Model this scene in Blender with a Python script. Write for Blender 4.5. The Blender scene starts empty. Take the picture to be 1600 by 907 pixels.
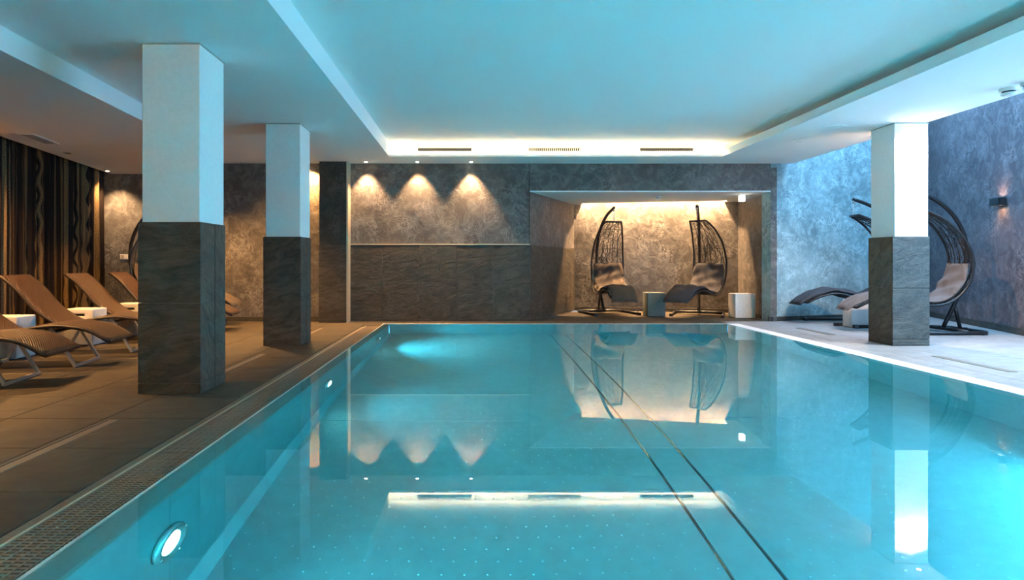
import bpy, bmesh, math, random
from mathutils import Vector, Matrix, noise

scn = bpy.context.scene
COL = scn.collection

# ------------------------------------------------------------------ camera
F_PX = 950.0
cam_d = bpy.data.cameras.new('camera')
cam = bpy.data.objects.new('camera', cam_d)
COL.objects.link(cam)
cam.location = (0, 0, 1.0)
cam.rotation_euler = (math.pi / 2, 0, 0)
cam_d.sensor_width = 36.0
cam_d.lens = F_PX / 1600 * 36
cam_d.shift_x = (800 - 737) / 1600
cam_d.shift_y = -(453.5 - 410) / 1600
cam_d.clip_start = 0.02
scn.camera = cam

# ------------------------------------------------------------------ world, exposure
scn.view_settings.view_transform = 'Standard'
scn.view_settings.look = 'None'
scn.view_settings.gamma = 1.0
scn.view_settings.use_curve_mapping = False
scn.view_settings.exposure = 0.0
scn.cycles.caustics_reflective = False
scn.cycles.caustics_refractive = True
scn.cycles.sample_clamp_indirect = 60.0
scn.cycles.max_bounces = 14
scn.cycles.diffuse_bounces = 6
scn.cycles.transmission_bounces = 12

SKY_COL = (0.27, 0.60, 1.0)
SKY_STR = 16.5
POOL_W = 23.0
POOL_FILL_W = 170.0
POOL_COL = (0.10, 0.70, 0.90)
WARM_K = 5.0
LED_W = 32.0
WARM = (1.0, 0.57, 0.27)
AMBER = (1.0, 0.49, 0.16)

world = bpy.data.worlds.new('world')
scn.world = world
world.use_nodes = True
bg = world.node_tree.nodes['Background']
bg.inputs['Color'].default_value = (*SKY_COL, 1)
bg.inputs['Strength'].default_value = SKY_STR

# daylight enters through the roof light over the right-hand bay (portal for the sky)
def area_light(name, loc, size, size_y, power, color, rot=(0, 0, 0), portal=False, parent=None, shape='RECTANGLE', spread=math.pi):
    d = bpy.data.lights.new(name, 'AREA')
    d.shape = shape
    d.size = size
    d.size_y = size_y
    d.energy = power
    d.color = color
    d.spread = spread
    o = bpy.data.objects.new(name, d)
    o.location = loc
    o.rotation_euler = rot
    if parent: o.parent = parent
    COL.objects.link(o)
    if portal: d.cycles.is_portal = True
    return o

def spot_light(name, loc, power, color, angle, blend=0.6, rot=(0, 0, 0), radius=0.03, parent=None):
    d = bpy.data.lights.new(name, 'SPOT')
    d.energy = power
    d.color = color
    d.spot_size = math.radians(angle)
    d.spot_blend = blend
    d.shadow_soft_size = radius
    o = bpy.data.objects.new(name, d)
    o.location = loc
    o.rotation_euler = rot
    if parent: o.parent = parent
    COL.objects.link(o)
    return o

area_light('skylight_portal', (6.9, 6.4, 4.58), 2.7, 8.8, 1, (1, 1, 1), portal=True)
area_light('window_portal', (7.28, 5.0, 2.3), 3.9, 4.0, 1, (1, 1, 1), (0, math.pi / 2, 0), portal=True)

# ------------------------------------------------------------------ materials
def new_mat(name):
    m = bpy.data.materials.new(name)
    m.use_nodes = True
    t = m.node_tree
    b = t.nodes['Principled BSDF']
    return m, t, b

def nd(t, typ, ins=None, **props):
    n = t.nodes.new(typ)
    for k, v in props.items(): setattr(n, k, v)
    for k, v in (ins or {}).items():
        s = n.inputs[k]
        if hasattr(v, 'is_linked') or isinstance(v, bpy.types.NodeSocket): t.links.new(v, s)
        else: s.default_value = v
    return n

def math_(t, op, a, b=0.0, c=None, clamp=False):
    n = t.nodes.new('ShaderNodeMath'); n.operation = op; n.use_clamp = clamp
    for i, v in enumerate((a, b) if c is None else (a, b, c)):
        if isinstance(v, bpy.types.NodeSocket): t.links.new(v, n.inputs[i])
        else: n.inputs[i].default_value = v
    return n.outputs[0]

def mixc(t, fac, a, b):
    n = t.nodes.new('ShaderNodeMix'); n.data_type = 'RGBA'
    for s, v in ((n.inputs[0], fac), (n.inputs[6], a), (n.inputs[7], b)):
        if isinstance(v, bpy.types.NodeSocket): t.links.new(v, s)
        elif isinstance(v, (int, float)): s.default_value = v
        else: s.default_value = (*v[:3], 1)
    return n.outputs[2]

def ramp(t, fac, lo, hi):
    n = t.nodes.new('ShaderNodeMapRange'); n.clamp = True
    t.links.new(fac, n.inputs[0])
    n.inputs[1].default_value = lo; n.inputs[2].default_value = hi
    return n.outputs[0]

def noise_(t, vec, scale, detail=4, rough=0.55, dist=0.0):
    n = nd(t, 'ShaderNodeTexNoise', {'Scale': scale, 'Detail': detail, 'Roughness': rough, 'Distortion': dist})
    if vec is not None: t.links.new(vec, n.inputs['Vector'])
    return n.outputs['Fac']

def ridge(t, fac, w):
    return ramp(t, math_(t, 'ABSOLUTE', math_(t, 'SUBTRACT', fac, 0.5)), w, 0.0)

def bump(t, b, height, strength, dist=0.01):
    n = nd(t, 'ShaderNodeBump', {'Height': height, 'Strength': strength, 'Distance': dist})
    t.links.new(n.outputs[0], b.inputs['Normal'])

def pos(t):
    return t.nodes.new('ShaderNodeNewGeometry').outputs['Position']

def simple(name, col, rough=0.5, metal=0.0, emit=None, estr=0.0, grain=0.0, gscale=60):
    m, t, b = new_mat(name)
    b.inputs['Base Color'].default_value = (*col, 1)
    b.inputs['Roughness'].default_value = rough
    b.inputs['Metallic'].default_value = metal
    if emit:
        b.inputs['Emission Color'].default_value = (*emit, 1)
        b.inputs['Emission Strength'].default_value = estr
    if grain:
        tc = t.nodes.new('ShaderNodeTexCoord').outputs['Object']
        n = noise_(t, tc, gscale, 4)
        c = mixc(t, ramp(t, n, 0.3, 0.7), tuple(x * (1 - grain) for x in col), tuple(min(1, x * (1 + grain)) for x in col))
        t.links.new(c, b.inputs['Base Color'])
        bump(t, b, n, 0.15, 0.004)
    return m

def plaster(name, dark, mid, light):
    m, t, b = new_mat(name)
    p = pos(t)
    n1 = noise_(t, p, 1.1, 9, 0.68, 0.5)
    n2 = noise_(t, p, 5.0, 6, 0.7, 1.2)
    c = mixc(t, ramp(t, n1, 0.32, 0.68), dark, mid)
    c = mixc(t, math_(t, 'MULTIPLY', ramp(t, n2, 0.45, 0.75), 0.55), c, light)
    f1 = ridge(t, noise_(t, p, 3.2, 4, 0.6, 2.0), 0.035)
    f2 = ridge(t, noise_(t, p, 7.0, 3, 0.6, 2.2), 0.03)
    msk = ramp(t, noise_(t, p, 2.3, 4, 0.6), 0.46, 0.62)
    f = math_(t, 'MULTIPLY', math_(t, 'ADD', f1, f2, clamp=True), math_(t, 'MULTIPLY', msk, 0.42))
    c = mixc(t, f, c, tuple(min(1, x * 1.35) for x in light))
    t.links.new(c, b.inputs['Base Color'])
    b.inputs['Roughness'].default_value = 0.62
    h = math_(t, 'ADD', n2, math_(t, 'MULTIPLY', f, 0.6))
    bump(t, b, h, 0.5, 0.02)
    return m

def slate(name, dark, light, rough=0.55, bstr=0.8, bdist=0.02, scale=1.0, veins=0.12):
    m, t, b = new_mat(name)
    p = pos(t)
    rnd = t.nodes.new('ShaderNodeObjectInfo').outputs['Random']
    off = nd(t, 'ShaderNodeCombineXYZ', {'X': math_(t, 'MULTIPLY', rnd, 37.0), 'Y': math_(t, 'MULTIPLY', rnd, 91.0), 'Z': math_(t, 'MULTIPLY', rnd, 53.0)}).outputs[0]
    v = nd(t, 'ShaderNodeVectorMath', {0: p, 1: off}, operation='ADD').outputs[0]
    rot = nd(t, 'ShaderNodeVectorRotate', {'Vector': v, 'Axis': (0.55, 0.5, 0.67), 'Angle': math_(t, 'MULTIPLY', rnd, 1.3)}).outputs[0]
    st = nd(t, 'ShaderNodeMapping', {'Vector': rot, 'Scale': (3.2 * scale, 3.2 * scale, 11 * scale)}).outputs[0]
    a = noise_(t, st, 1.0, 10, 0.62, 1.4)
    fine = noise_(t, st, 7.0, 4, 0.6, 0.8)
    big = noise_(t, rot, 1.7 * scale, 5, 0.6, 1.0)
    vein = math_(t, 'MULTIPLY', ridge(t, noise_(t, rot, 1.3 * scale, 4, 0.5, 1.8), 0.010), veins)
    c = mixc(t, ramp(t, a, 0.34, 0.68), dark, light)
    c = mixc(t, math_(t, 'MULTIPLY', ramp(t, big, 0.35, 0.7), 0.35), c, dark)
    c = mixc(t, vein, c, tuple(min(1, x * 1.7) for x in light))
    t.links.new(c, b.inputs['Base Color'])
    b.inputs['Roughness'].default_value = rough
    h = math_(t, 'ADD', math_(t, 'ADD', a, math_(t, 'MULTIPLY', fine, 0.35)), math_(t, 'MULTIPLY', vein, 0.5))
    bump(t, b, h, bstr, bdist)
    return m

def ceiling_mat(name, col):
    m, t, b = new_mat(name)
    b.inputs['Base Color'].default_value = (*col, 1)
    b.inputs['Roughness'].default_value = 0.9
    bump(t, b, noise_(t, pos(t), 75, 3, 0.7), 0.55, 0.008)
    return m

def weave(name, dark, light, su, sv):
    m, t, b = new_mat(name)
    uv = t.nodes.new('ShaderNodeUVMap').outputs[0]
    s = nd(t, 'ShaderNodeSeparateXYZ', {0: uv})
    u = math_(t, 'MULTIPLY', s.outputs[0], su * math.pi)
    v = math_(t, 'MULTIPLY', s.outputs[1], sv * math.pi)
    w = math_(t, 'MULTIPLY', math_(t, 'SINE', u), math_(t, 'SINE', v))
    k = ramp(t, w, -0.9, 0.9)
    tone = noise_(t, uv, 6.0, 3)
    c = mixc(t, k, dark, light)
    c = mixc(t, math_(t, 'MULTIPLY', tone, 0.35), c, dark)
    t.links.new(c, b.inputs['Base Color'])
    b.inputs['Roughness'].default_value = 0.42
    bump(t, b, k, 0.8, 0.008)
    return m

M = {}
M['plaster'] = plaster('grey_brown_plaster', (0.045, 0.043, 0.040), (0.12, 0.115, 0.108), (0.30, 0.285, 0.27))
M['plaster_dark'] = plaster('dark_plaster', (0.02, 0.02, 0.016), (0.05, 0.047, 0.038), (0.11, 0.105, 0.09))
M['plaster_blue'] = plaster('pale_grey_plaster', (0.12, 0.18, 0.19), (0.30, 0.44, 0.46), (0.60, 0.76, 0.78))
M['plaster_right'] = plaster('mauve_grey_plaster', (0.055, 0.046, 0.056), (0.12, 0.10, 0.115), (0.28, 0.25, 0.26))
M['slate'] = slate('slate_cladding', (0.026, 0.023, 0.017), (0.105, 0.092, 0.070))
M['slate_base'] = slate('slate_skirting', (0.022, 0.021, 0.018), (0.07, 0.066, 0.056))
M['floor'] = slate('slate_floor_tile', (0.038, 0.030, 0.018), (0.088, 0.070, 0.043), 0.6, 0.35, 0.01, 0.8, 0.0)
M['floor_lit'] = slate('lit_floor_tile', (0.22, 0.21, 0.205), (0.34, 0.33, 0.325), 0.45, 0.2, 0.01, 0.8, 0.0)  # strong light on the right deck put into a paler copy of the tile
M['grout'] = simple('grout', (0.10, 0.095, 0.088), 0.9, grain=0.2)
M['ceiling'] = ceiling_mat('white_textured_ceiling', (0.87, 0.865, 0.85))
M['white'] = simple('white_column_paint', (0.80, 0.79, 0.77), 0.7, grain=0.03, gscale=30)
M['steel'] = simple('brushed_steel', (0.62, 0.60, 0.56), 0.32, 1.0, grain=0.06)
M['alu'] = simple('matt_aluminium', (0.66, 0.64, 0.60), 0.38, 0.85, grain=0.06)
M['drain'] = simple('dull_bronze_steel', (0.26, 0.23, 0.18), 0.5, 0.7, grain=0.1)
M['gold'] = simple('champagne_trim', (0.72, 0.60, 0.42), 0.4, 0.4, grain=0.05)
M['pool'] = simple('pool_steel_sheet', (0.36, 0.66, 0.68), 0.45, 0.85, grain=0.05, gscale=9)
M['pool_dark'] = simple('dark_joint', (0.008, 0.012, 0.012), 0.7)
M['pool_lip'] = simple('pool_lip_steel', (0.50, 0.54, 0.48), 0.42, 0.2, grain=0.05)
M['coping'] = simple('white_coping', (0.86, 0.86, 0.86), 0.45, grain=0.03)
M['grating'] = simple('brown_grating', (0.20, 0.155, 0.115), 0.5, grain=0.15)
M['black'] = simple('black_powder_coat', (0.012, 0.013, 0.016), 0.38, 0.0, grain=0.2)
M['wick'] = simple('black_wicker', (0.022, 0.018, 0.016), 0.5, grain=0.3)
M['rattan'] = weave('brown_rattan', (0.009, 0.0045, 0.003), (0.115, 0.045, 0.016), 90, 60)
M['rattan_edge'] = simple('dark_rattan_edge', (0.03, 0.018, 0.012), 0.5, grain=0.4, gscale=120)
M['fab_brown'] = simple('grey_brown_fabric', (0.075, 0.056, 0.040), 0.85, grain=0.12, gscale=14)
M['fab_grey'] = simple('charcoal_fabric', (0.030, 0.030, 0.036), 0.85, grain=0.12, gscale=14)
M['fab_pink'] = simple('taupe_fabric', (0.13, 0.105, 0.095), 0.85, grain=0.12, gscale=14)
M['cube'] = simple('white_cast_stone', (0.74, 0.73, 0.70), 0.75, grain=0.06, gscale=20)
M['cube_grey'] = simple('grey_cast_stone', (0.20, 0.24, 0.22), 0.8, grain=0.1, gscale=20)
M['plastic'] = simple('white_plastic', (0.8, 0.79, 0.76), 0.45, grain=0.02)
M['grille'] = simple('beige_grille', (0.42, 0.38, 0.32), 0.5, grain=0.05)
M['bulb'] = simple('warm_lamp_lens', (1, 1, 1), 0.4, 0, (1.0, 0.78, 0.50), 40)
M['led'] = simple('warm_led_strip', (1, 1, 1), 0.4, 0, (1.0, 0.80, 0.50), 30)
M['pool_lens'] = simple('pool_lamp_lens', (1, 1, 1), 0.4, 0, (0.45, 0.95, 1.0), 30)
M['exit'] = simple('lit_white_box', (1, 1, 1), 0.4, 0, (1.0, 0.93, 0.75), 6)
M['mesh'] = simple('speaker_mesh', (0.60, 0.62, 0.62), 0.7, grain=0.15, gscale=200)

def water_mat():
    m = bpy.data.materials.new('pool_water'); m.use_nodes = True
    t = m.node_tree
    t.nodes.clear()
    out = t.nodes.new('ShaderNodeOutputMaterial')
    fr = nd(t, 'ShaderNodeFresnel', {'IOR': 1.33})
    rf = nd(t, 'ShaderNodeBsdfRefraction', {'Color': (0.66, 0.96, 1.0, 1), 'Roughness': 0.0, 'IOR': 1.33})
    gl = nd(t, 'ShaderNodeBsdfGlossy', {'Color': (1, 1, 1, 1), 'Roughness': 0.0})
    mx = nd(t, 'ShaderNodeMixShader', {0: fr.outputs[0]})
    t.links.new(rf.outputs[0], mx.inputs[1]); t.links.new(gl.outputs[0], mx.inputs[2])
    t.links.new(mx.outputs[0], out.inputs['Surface'])
    return m
M['water'] = water_mat()

def glass_dark():
    m, t, b = new_mat('dark_window_glass')
    b.inputs['Base Color'].default_value = (0.01, 0.01, 0.012, 1)
    b.inputs['Roughness'].default_value = 0.05
    return m
M['glass'] = glass_dark()

def pane_mat():
    m = bpy.data.materials.new('clear_window_glass'); m.use_nodes = True
    t = m.node_tree; t.nodes.clear()
    out = t.nodes.new('ShaderNodeOutputMaterial')
    bf = t.nodes.new('ShaderNodeNewGeometry').outputs['Backfacing']
    fr = nd(t, 'ShaderNodeFresnel', {'IOR': math_(t, 'SUBTRACT', 1.45, math_(t, 'MULTIPLY', bf, 1.45 - 1 / 1.45))})
    mx = nd(t, 'ShaderNodeMixShader', {0: fr.outputs[0]})
    t.links.new(nd(t, 'ShaderNodeBsdfTransparent', {'Color': (0.95, 0.97, 0.97, 1)}).outputs[0], mx.inputs[1])
    t.links.new(nd(t, 'ShaderNodeBsdfGlossy', {'Roughness': 0.0}).outputs[0], mx.inputs[2])
    t.links.new(mx.outputs[0], out.inputs['Surface'])
    return m
M['pane'] = pane_mat()

def curtain_mat():
    m, t, b = new_mat('striped_bronze_curtain')
    uv = t.nodes.new('ShaderNodeUVMap').outputs[0]
    s = nd(t, 'ShaderNodeSeparateXYZ', {0: uv})
    u, v = s.outputs[0], s.outputs[1]
    cell = nd(t, 'ShaderNodeCombineXYZ', {'X': math_(t, 'MULTIPLY', u, 1.2), 'Y': math_(t, 'MULTIPLY', v, 0.15)}).outputs[0]
    amp = math_(t, 'MULTIPLY', ramp(t, noise_(t, cell, 1.5, 1), 0.42, 0.62), 0.030)
    wob = math_(t, 'MULTIPLY', math_(t, 'SINE', math_(t, 'ADD', math_(t, 'MULTIPLY', v, 16.0), math_(t, 'MULTIPLY', u, 5.0))), amp)
    uu = math_(t, 'ADD', u, wob)
    band = noise_(t, nd(t, 'ShaderNodeCombineXYZ', {'X': math_(t, 'MULTIPLY', uu, 6.5)}).outputs[0], 1.0, 2, 0.6)
    mask = ramp(t, band, 0.49, 0.52)
    grain = noise_(t, nd(t, 'ShaderNodeMapping', {'Vector': uv, 'Scale': (60, 110, 1)}).outputs[0], 1.0, 3, 0.7)
    gold = mixc(t, ramp(t, grain, 0.35, 0.65), (0.05, 0.032, 0.014), (0.24, 0.165, 0.075))
    c = mixc(t, mask, (0.012, 0.008, 0.006), gold)
    t.links.new(c, b.inputs['Base Color'])
    b.inputs['Roughness'].default_value = 0.6
    b.inputs['Specular IOR Level'].default_value = 0.12
    bump(t, b, grain, 0.3, 0.004)
    return m
M['curtain'] = curtain_mat()

# ------------------------------------------------------------------ mesh helpers
class MB:
    def __init__(s):
        s.v = []; s.f = []; s.uv = {}
    def add(s, vs, fs, uvs=None):
        o = len(s.v)
        s.v += [tuple(v) for v in vs]
        s.f += [tuple(i + o for i in f) for f in fs]
        if uvs:
            for i, q in enumerate(uvs): s.uv[o + i] = q
        return s
    def box(s, x0, x1, y0, y1, z0, z1):
        return s.add([(x0, y0, z0), (x1, y0, z0), (x1, y1, z0), (x0, y1, z0), (x0, y0, z1), (x1, y0, z1), (x1, y1, z1), (x0, y1, z1)],
                     [(0, 3, 2, 1), (4, 5, 6, 7), (0, 1, 5, 4), (1, 2, 6, 5), (2, 3, 7, 6), (3, 0, 4, 7)])
    def prism(s, poly, z0, z1):
        n = len(poly)
        a = sum(poly[i][0] * poly[(i + 1) % n][1] - poly[(i + 1) % n][0] * poly[i][1] for i in range(n))
        if a < 0: poly = poly[::-1]
        vs = [(x, y, z0) for x, y in poly] + [(x, y, z1) for x, y in poly]
        fs = [tuple(range(n))[::-1], tuple(range(n, 2 * n))] + [(i, (i + 1) % n, n + (i + 1) % n, n + i) for i in range(n)]
        return s.add(vs, fs)
    def obox(s, p0, p1, th, z0, z1, side=1):
        """upright slab along p0-p1, th thick towards the left of the direction (side=1) or right (-1)"""
        d = Vector((p1[0] - p0[0], p1[1] - p0[1])); d.normalize()
        n = Vector((-d.y, d.x)) * th * side
        return s.prism([p0, p1, (p1[0] + n.x, p1[1] + n.y), (p0[0] + n.x, p0[1] + n.y)], z0, z1)
    def tube(s, pts, r, n=8, closed=False):
        P = [Vector(p) for p in pts]
        m = len(P)
        rr = r if isinstance(r, (list, tuple)) else [r] * m
        T = []
        for i in range(m):
            a = P[(i - 1) % m] if (closed or i > 0) else P[i]
            b = P[(i + 1) % m] if (closed or i < m - 1) else P[i]
            t = b - a
            T.append(t.normalized() if t.length > 1e-9 else Vector((0, 0, 1)))
        up = Vector((0, 0, 1)) if abs(T[0].z) < 0.9 else Vector((1, 0, 0))
        N = (up - T[0] * up.dot(T[0])).normalized()
        vs = []
        for i in range(m):
            N = N - T[i] * N.dot(T[i])
            N = N.normalized() if N.length > 1e-6 else T[i].orthogonal().normalized()
            B = T[i].cross(N)
            for k in range(n):
                a = 2 * math.pi * (k + 0.5) / n
                vs.append(P[i] + (N * math.cos(a) + B * math.sin(a)) * rr[i])
        fs = []
        for i in range(m if closed else m - 1):
            j = (i + 1) % m
            for k in range(n):
                k2 = (k + 1) % n
                fs.append((i * n + k, i * n + k2, j * n + k2, j * n + k))
        if not closed:
            fs.append(tuple(range(n))[::-1])
            fs.append(tuple(range((m - 1) * n, m * n)))
        return s.add(vs, fs)
    def lathe(s, prof, n=24, M4=None):
        vs = []; fs = []
        for r, z in prof:
            for k in range(n):
                a = 2 * math.pi * k / n
                p = Vector((r * math.cos(a), r * math.sin(a), z))
                vs.append(M4 @ p if M4 else p)
        for i in range(len(prof) - 1):
            for k in range(n):
                k2 = (k + 1) % n
                fs.append((i * n + k, i * n + k2, (i + 1) * n + k2, (i + 1) * n + k))
        fs.append(tuple(range(n))[::-1]); fs.append(tuple(range((len(prof) - 1) * n, len(prof) * n)))
        return s.add(vs, fs)
    def mesh(s, name, mat, smooth=False, bevel=0.0):
        me = bpy.data.meshes.new(name)
        me.from_pydata(s.v, [], s.f)
        if s.uv:
            L = me.uv_layers.new(name='UVMap')
            for lp in me.loops: L.data[lp.index].uv = s.uv.get(lp.vertex_index, (0, 0))
        bm = bmesh.new(); bm.from_mesh(me)
        if bevel: bmesh.ops.bevel(bm, geom=list(bm.edges), offset=bevel, segments=1, affect='EDGES', clamp_overlap=True)
        bmesh.ops.recalc_face_normals(bm, faces=bm.faces)
        bm.to_mesh(me); bm.free()
        if smooth: me.shade_smooth()
        if mat: me.materials.append(mat)
        return me
    def build(s, name, mat, parent=None, smooth=False, bevel=0.0, loc=None):
        o = bpy.data.objects.new(name, s.mesh(name, mat, smooth, bevel))
        COL.objects.link(o)
        if parent: o.parent = parent
        if loc: o.location = loc
        return o

def link_mesh(name, me, parent=None, loc=(0, 0, 0), rot=(0, 0, 0)):
    o = bpy.data.objects.new(name, me)
    COL.objects.link(o); o.location = loc; o.rotation_euler = rot
    if parent: o.parent = parent
    return o

def tag(o, label, cat, group=None, kind=None):
    o['label'] = label; o['category'] = cat
    if group: o['group'] = group
    if kind: o['kind'] = kind
    return o

def thing(name, label, cat, loc=(0, 0, 0), rz=0.0, group=None):
    o = bpy.data.objects.new(name, None)
    o.empty_display_size = 0.1
    COL.objects.link(o)
    o.location = loc; o.rotation_euler = (0, 0, rz)
    return tag(o, label, cat, group)

def struct(o):
    o['kind'] = 'structure'
    return o

KIDS = {}
def copy_tree(o, parent=None):
    c = o.copy(); COL.objects.link(c)
    if parent: c.parent = parent
    for ch in list(o.children): copy_tree(ch, c)
    return c

def smooth_curve(pts, per=6):
    P = [Vector(p) for p in pts]
    out = []
    for i in range(len(P) - 1):
        p0 = P[i - 1] if i else P[0] * 2 - P[1]
        p1, p2 = P[i], P[i + 1]
        p3 = P[i + 2] if i + 2 < len(P) else P[-1] * 2 - P[-2]
        for k in range(per):
            t = k / per
            out.append(0.5 * ((2 * p1) + (p2 - p0) * t + (2 * p0 - 5 * p1 + 4 * p2 - p3) * t * t + (3 * p1 - p0 - 3 * p2 + p3) * t ** 3))
    out.append(P[-1])
    return out

# ------------------------------------------------------------------ key dimensions
HC = 2.668            # ceiling above the pool surround
HL = 2.49             # lower ceiling above the loungers
WATER = 0.03
PX0, PX1 = -1.29, 4.0  # pool walls
PY0, PY1 = -2.0, 9.5
PFLOOR = -1.10
YB = 10.27            # back wall face
ALC = [(0.98, YB), (2.12, 12.6), (5.26, 12.0), (5.05, YB)]  # alcove plan
BLUE0, BLUE1 = (5.05, YB), (8.45, 11.3)
RW1 = (7.30, 7.63)    # right wall kink
CUR0, CUR1 = (-6.09, 10.27), (-4.35, -0.1)  # ceiling edge along the curtain
CDIR = (Vector((CUR1[0] - CUR0[0], CUR1[1] - CUR0[1]))).normalized()
BEAM = [(-3.2, -3.0), (-3.31, 4.27), (-3.46, 6.36), (-4.6, YB)]
STONE = 1.30

# ------------------------------------------------------------------ floor
slab = MB()
slab.prism([(-8, -3.2), (-1.72, -3.2), (-1.72, 11), (-8, 11)], -0.3, -0.012)
slab.prism([(4.2, -3.2), (9.2, -3.2), (9.2, 12), (4.2, 12)], -0.3, -0.012)
slab.prism([(-1.72, 9.56), (4.2, 9.56), (4.2, 13), (-1.72, 13)], -0.3, -0.012)
slab.prism([(-1.72, -3.2), (4.2, -3.2), (4.2, -2.1), (-1.72, -2.1)], -0.3, -0.012)
floor = struct(slab.build('floor', M['grout']))
T = 0.622
tile_me = MB().box(0.002, T - 0.002, 0.002, T - 0.002, -0.03, 0).mesh('tile', M['floor'], bevel=0.003)
tile_lit = tile_me.copy(); tile_lit.materials[0] = M['floor_lit']
tile_cache = {}
def tile(x, y, w=T, d=T, lit_tone=False):
    key = (round(w, 3), round(d, 3), lit_tone)
    if key[:2] == (T, T): me = tile_lit if lit_tone else tile_me
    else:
        if key not in tile_cache: tile_cache[key] = MB().box(0.002, w - 0.002, 0.002, d - 0.002, -0.03, 0).mesh('tile', M['floor_lit' if lit_tone else 'floor'], bevel=0.003)
        me = tile_cache[key]
    link_mesh('tile', me, floor, (x, y, 0))
def cur_x(y):
    t = (y - CUR0[1]) / (CUR1[1] - CUR0[1])
    return CUR0[0] + t * (CUR1[0] - CUR0[0])
def right_x(y):
    return RW1[0] + (y - RW1[1]) * (BLUE1[0] - RW1[0]) / (BLUE1[1] - RW1[1]) if y > RW1[1] else RW1[0]
# left deck
iy = 0
y = 1.4
while y < YB - 0.05:
    d = min(T, YB - y)
    x = -1.72 - T
    while x > cur_x(y) - 0.75:
        tile(x, y, T, d)
        x -= T
    y += T
# right deck
y = 4.0 - 4 * T
while y < 11.25:
    x = 4.2
    while x < right_x(y + T) + 0.05:
        w = 0.425 if x < 5.04 else T
        back = YB + max(0, (x + T - 5.05)) * (BLUE1[1] - YB) / (BLUE1[0] - 5.05)
        d = T if x > 5.04 else min(T, YB - y)
        if y < back - 0.02 and d > 0.02: tile(x, y, w, d, lit_tone=True)
        x += w
    y += T
# strip behind the pool and the alcove floor
x = -1.72
while x < 4.2:
    w = min(T, 4.2 - x)
    tile(x, 9.58, w, YB - 9.58)
    x += T
y = YB
while y < 12.6:
    x = 0.98 + (0 if y < 10.5 else T if y < 11.6 else 2 * T)
    while x < 5.05 + (y - YB) * 0.12:
        tile(x, y, min(T, 5.05 + (0.0 if y < 10.5 else 0.25) - x) if y < 10.5 else T)
        x += T
    y += T

# ------------------------------------------------------------------ walls
def clad(parent, origin, dirv, length, z0, z1, rows, widths, nrm, mat=None, th=0.02, gap=0.004):
    """thin stone slabs (children called slate_tile) on an upright face; nrm is the outward unit normal"""
    d = Vector((dirv[0], dirv[1], 0)).normalized(); n = Vector((nrm[0], nrm[1], 0)).normalized()
    o = Vector((origin[0], origin[1], 0))
    edges = [0.0]
    for w in widths: edges.append(min(length, edges[-1] + w))
    for r in range(len(rows) - 1):
        for k in range(len(edges) - 1):
            a, b = edges[k] + gap / 2, edges[k + 1] - gap / 2
            if b - a < 0.02: continue
            za, zb = rows[r] + gap / 2, rows[r + 1] - gap / 2
            t2 = th * (1.0 + 0.12 * ((k * 7 + r * 3) % 3 - 1))
            vs = []
            for off in (0, t2):
                for (s_, z_) in ((a, za), (b, za), (b, zb), (a, zb)):
                    vs.append(o + d * s_ + n * off + Vector((0, 0, z_)))
            mb = MB().add(vs, [(0, 1, 2, 3), (4, 7, 6, 5), (0, 4, 5, 1), (1, 5, 6, 2), (2, 6, 7, 3), (3, 7, 4, 0)])
            mb.build('slate_tile' if mat is None else 'skirting_tile', mat or M['slate'], parent, bevel=0.002)

wb = MB()
wb.box(-8.2, 0.98, YB, YB + 0.2, 0, 3.0)
wall_back = struct(wb.build('wall_back', M['plaster']))
clad(wall_back, (-2.05, YB), (1, 0), 3.03, 0, STONE, [0.0, 0.05, 0.665, 1.29], [0.54] + [0.625] * 4, (0, -1), th=0.018)
hd = MB().box(0.98, 5.05, YB, YB + 0.2, 2.21, 3.0)
struct(hd.build('wall_header', M['plaster']))
# alcove
al = MB().obox(ALC[0], ALC[1], 0.1, 0, 2.6, 1)
wal = struct(al.build('wall_alcove_left', M['plaster']))
dl = Vector((ALC[1][0] - ALC[0][0], ALC[1][1] - ALC[0][1]))
nl = Vector((dl.y, -dl.x)).normalized()
clad(wal, (ALC[0][0] + nl.x * 0.0 + 0.02 * dl.normalized().x, ALC[0][1] + 0.02 * dl.normalized().y), dl, dl.length - 0.05, 0, STONE, [0.0, 0.05, 0.665, 1.29], [0.62] * 5, nl, th=0.015)
struct(MB().obox(ALC[1], ALC[2], 0.1, 0, 2.6, 1).build('wall_alcove_back', M['plaster']))
struct(MB().obox(ALC[2], ALC[3], 0.1, 0, 2.6, 1).build('wall_alcove_right', M['plaster']))
bd = Vector((ALC[2][0] - ALC[1][0], ALC[2][1] - ALC[1][1])).normalized()
bn = Vector((bd.y, -bd.x))
SL = 0.30   # slot in front of the back wall
a1 = (ALC[1][0] + bn.x * SL, ALC[1][1] + bn.y * SL); a2 = (ALC[2][0] + bn.x * SL, ALC[2][1] + bn.y * SL)
ac = MB().prism([ALC[0], (ALC[0][0] + (a1[0]-ALC[0][0]) * 1.0 - 0.12, a1[1]), a1, a2, ALC[3]], 2.19, 2.208)
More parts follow.
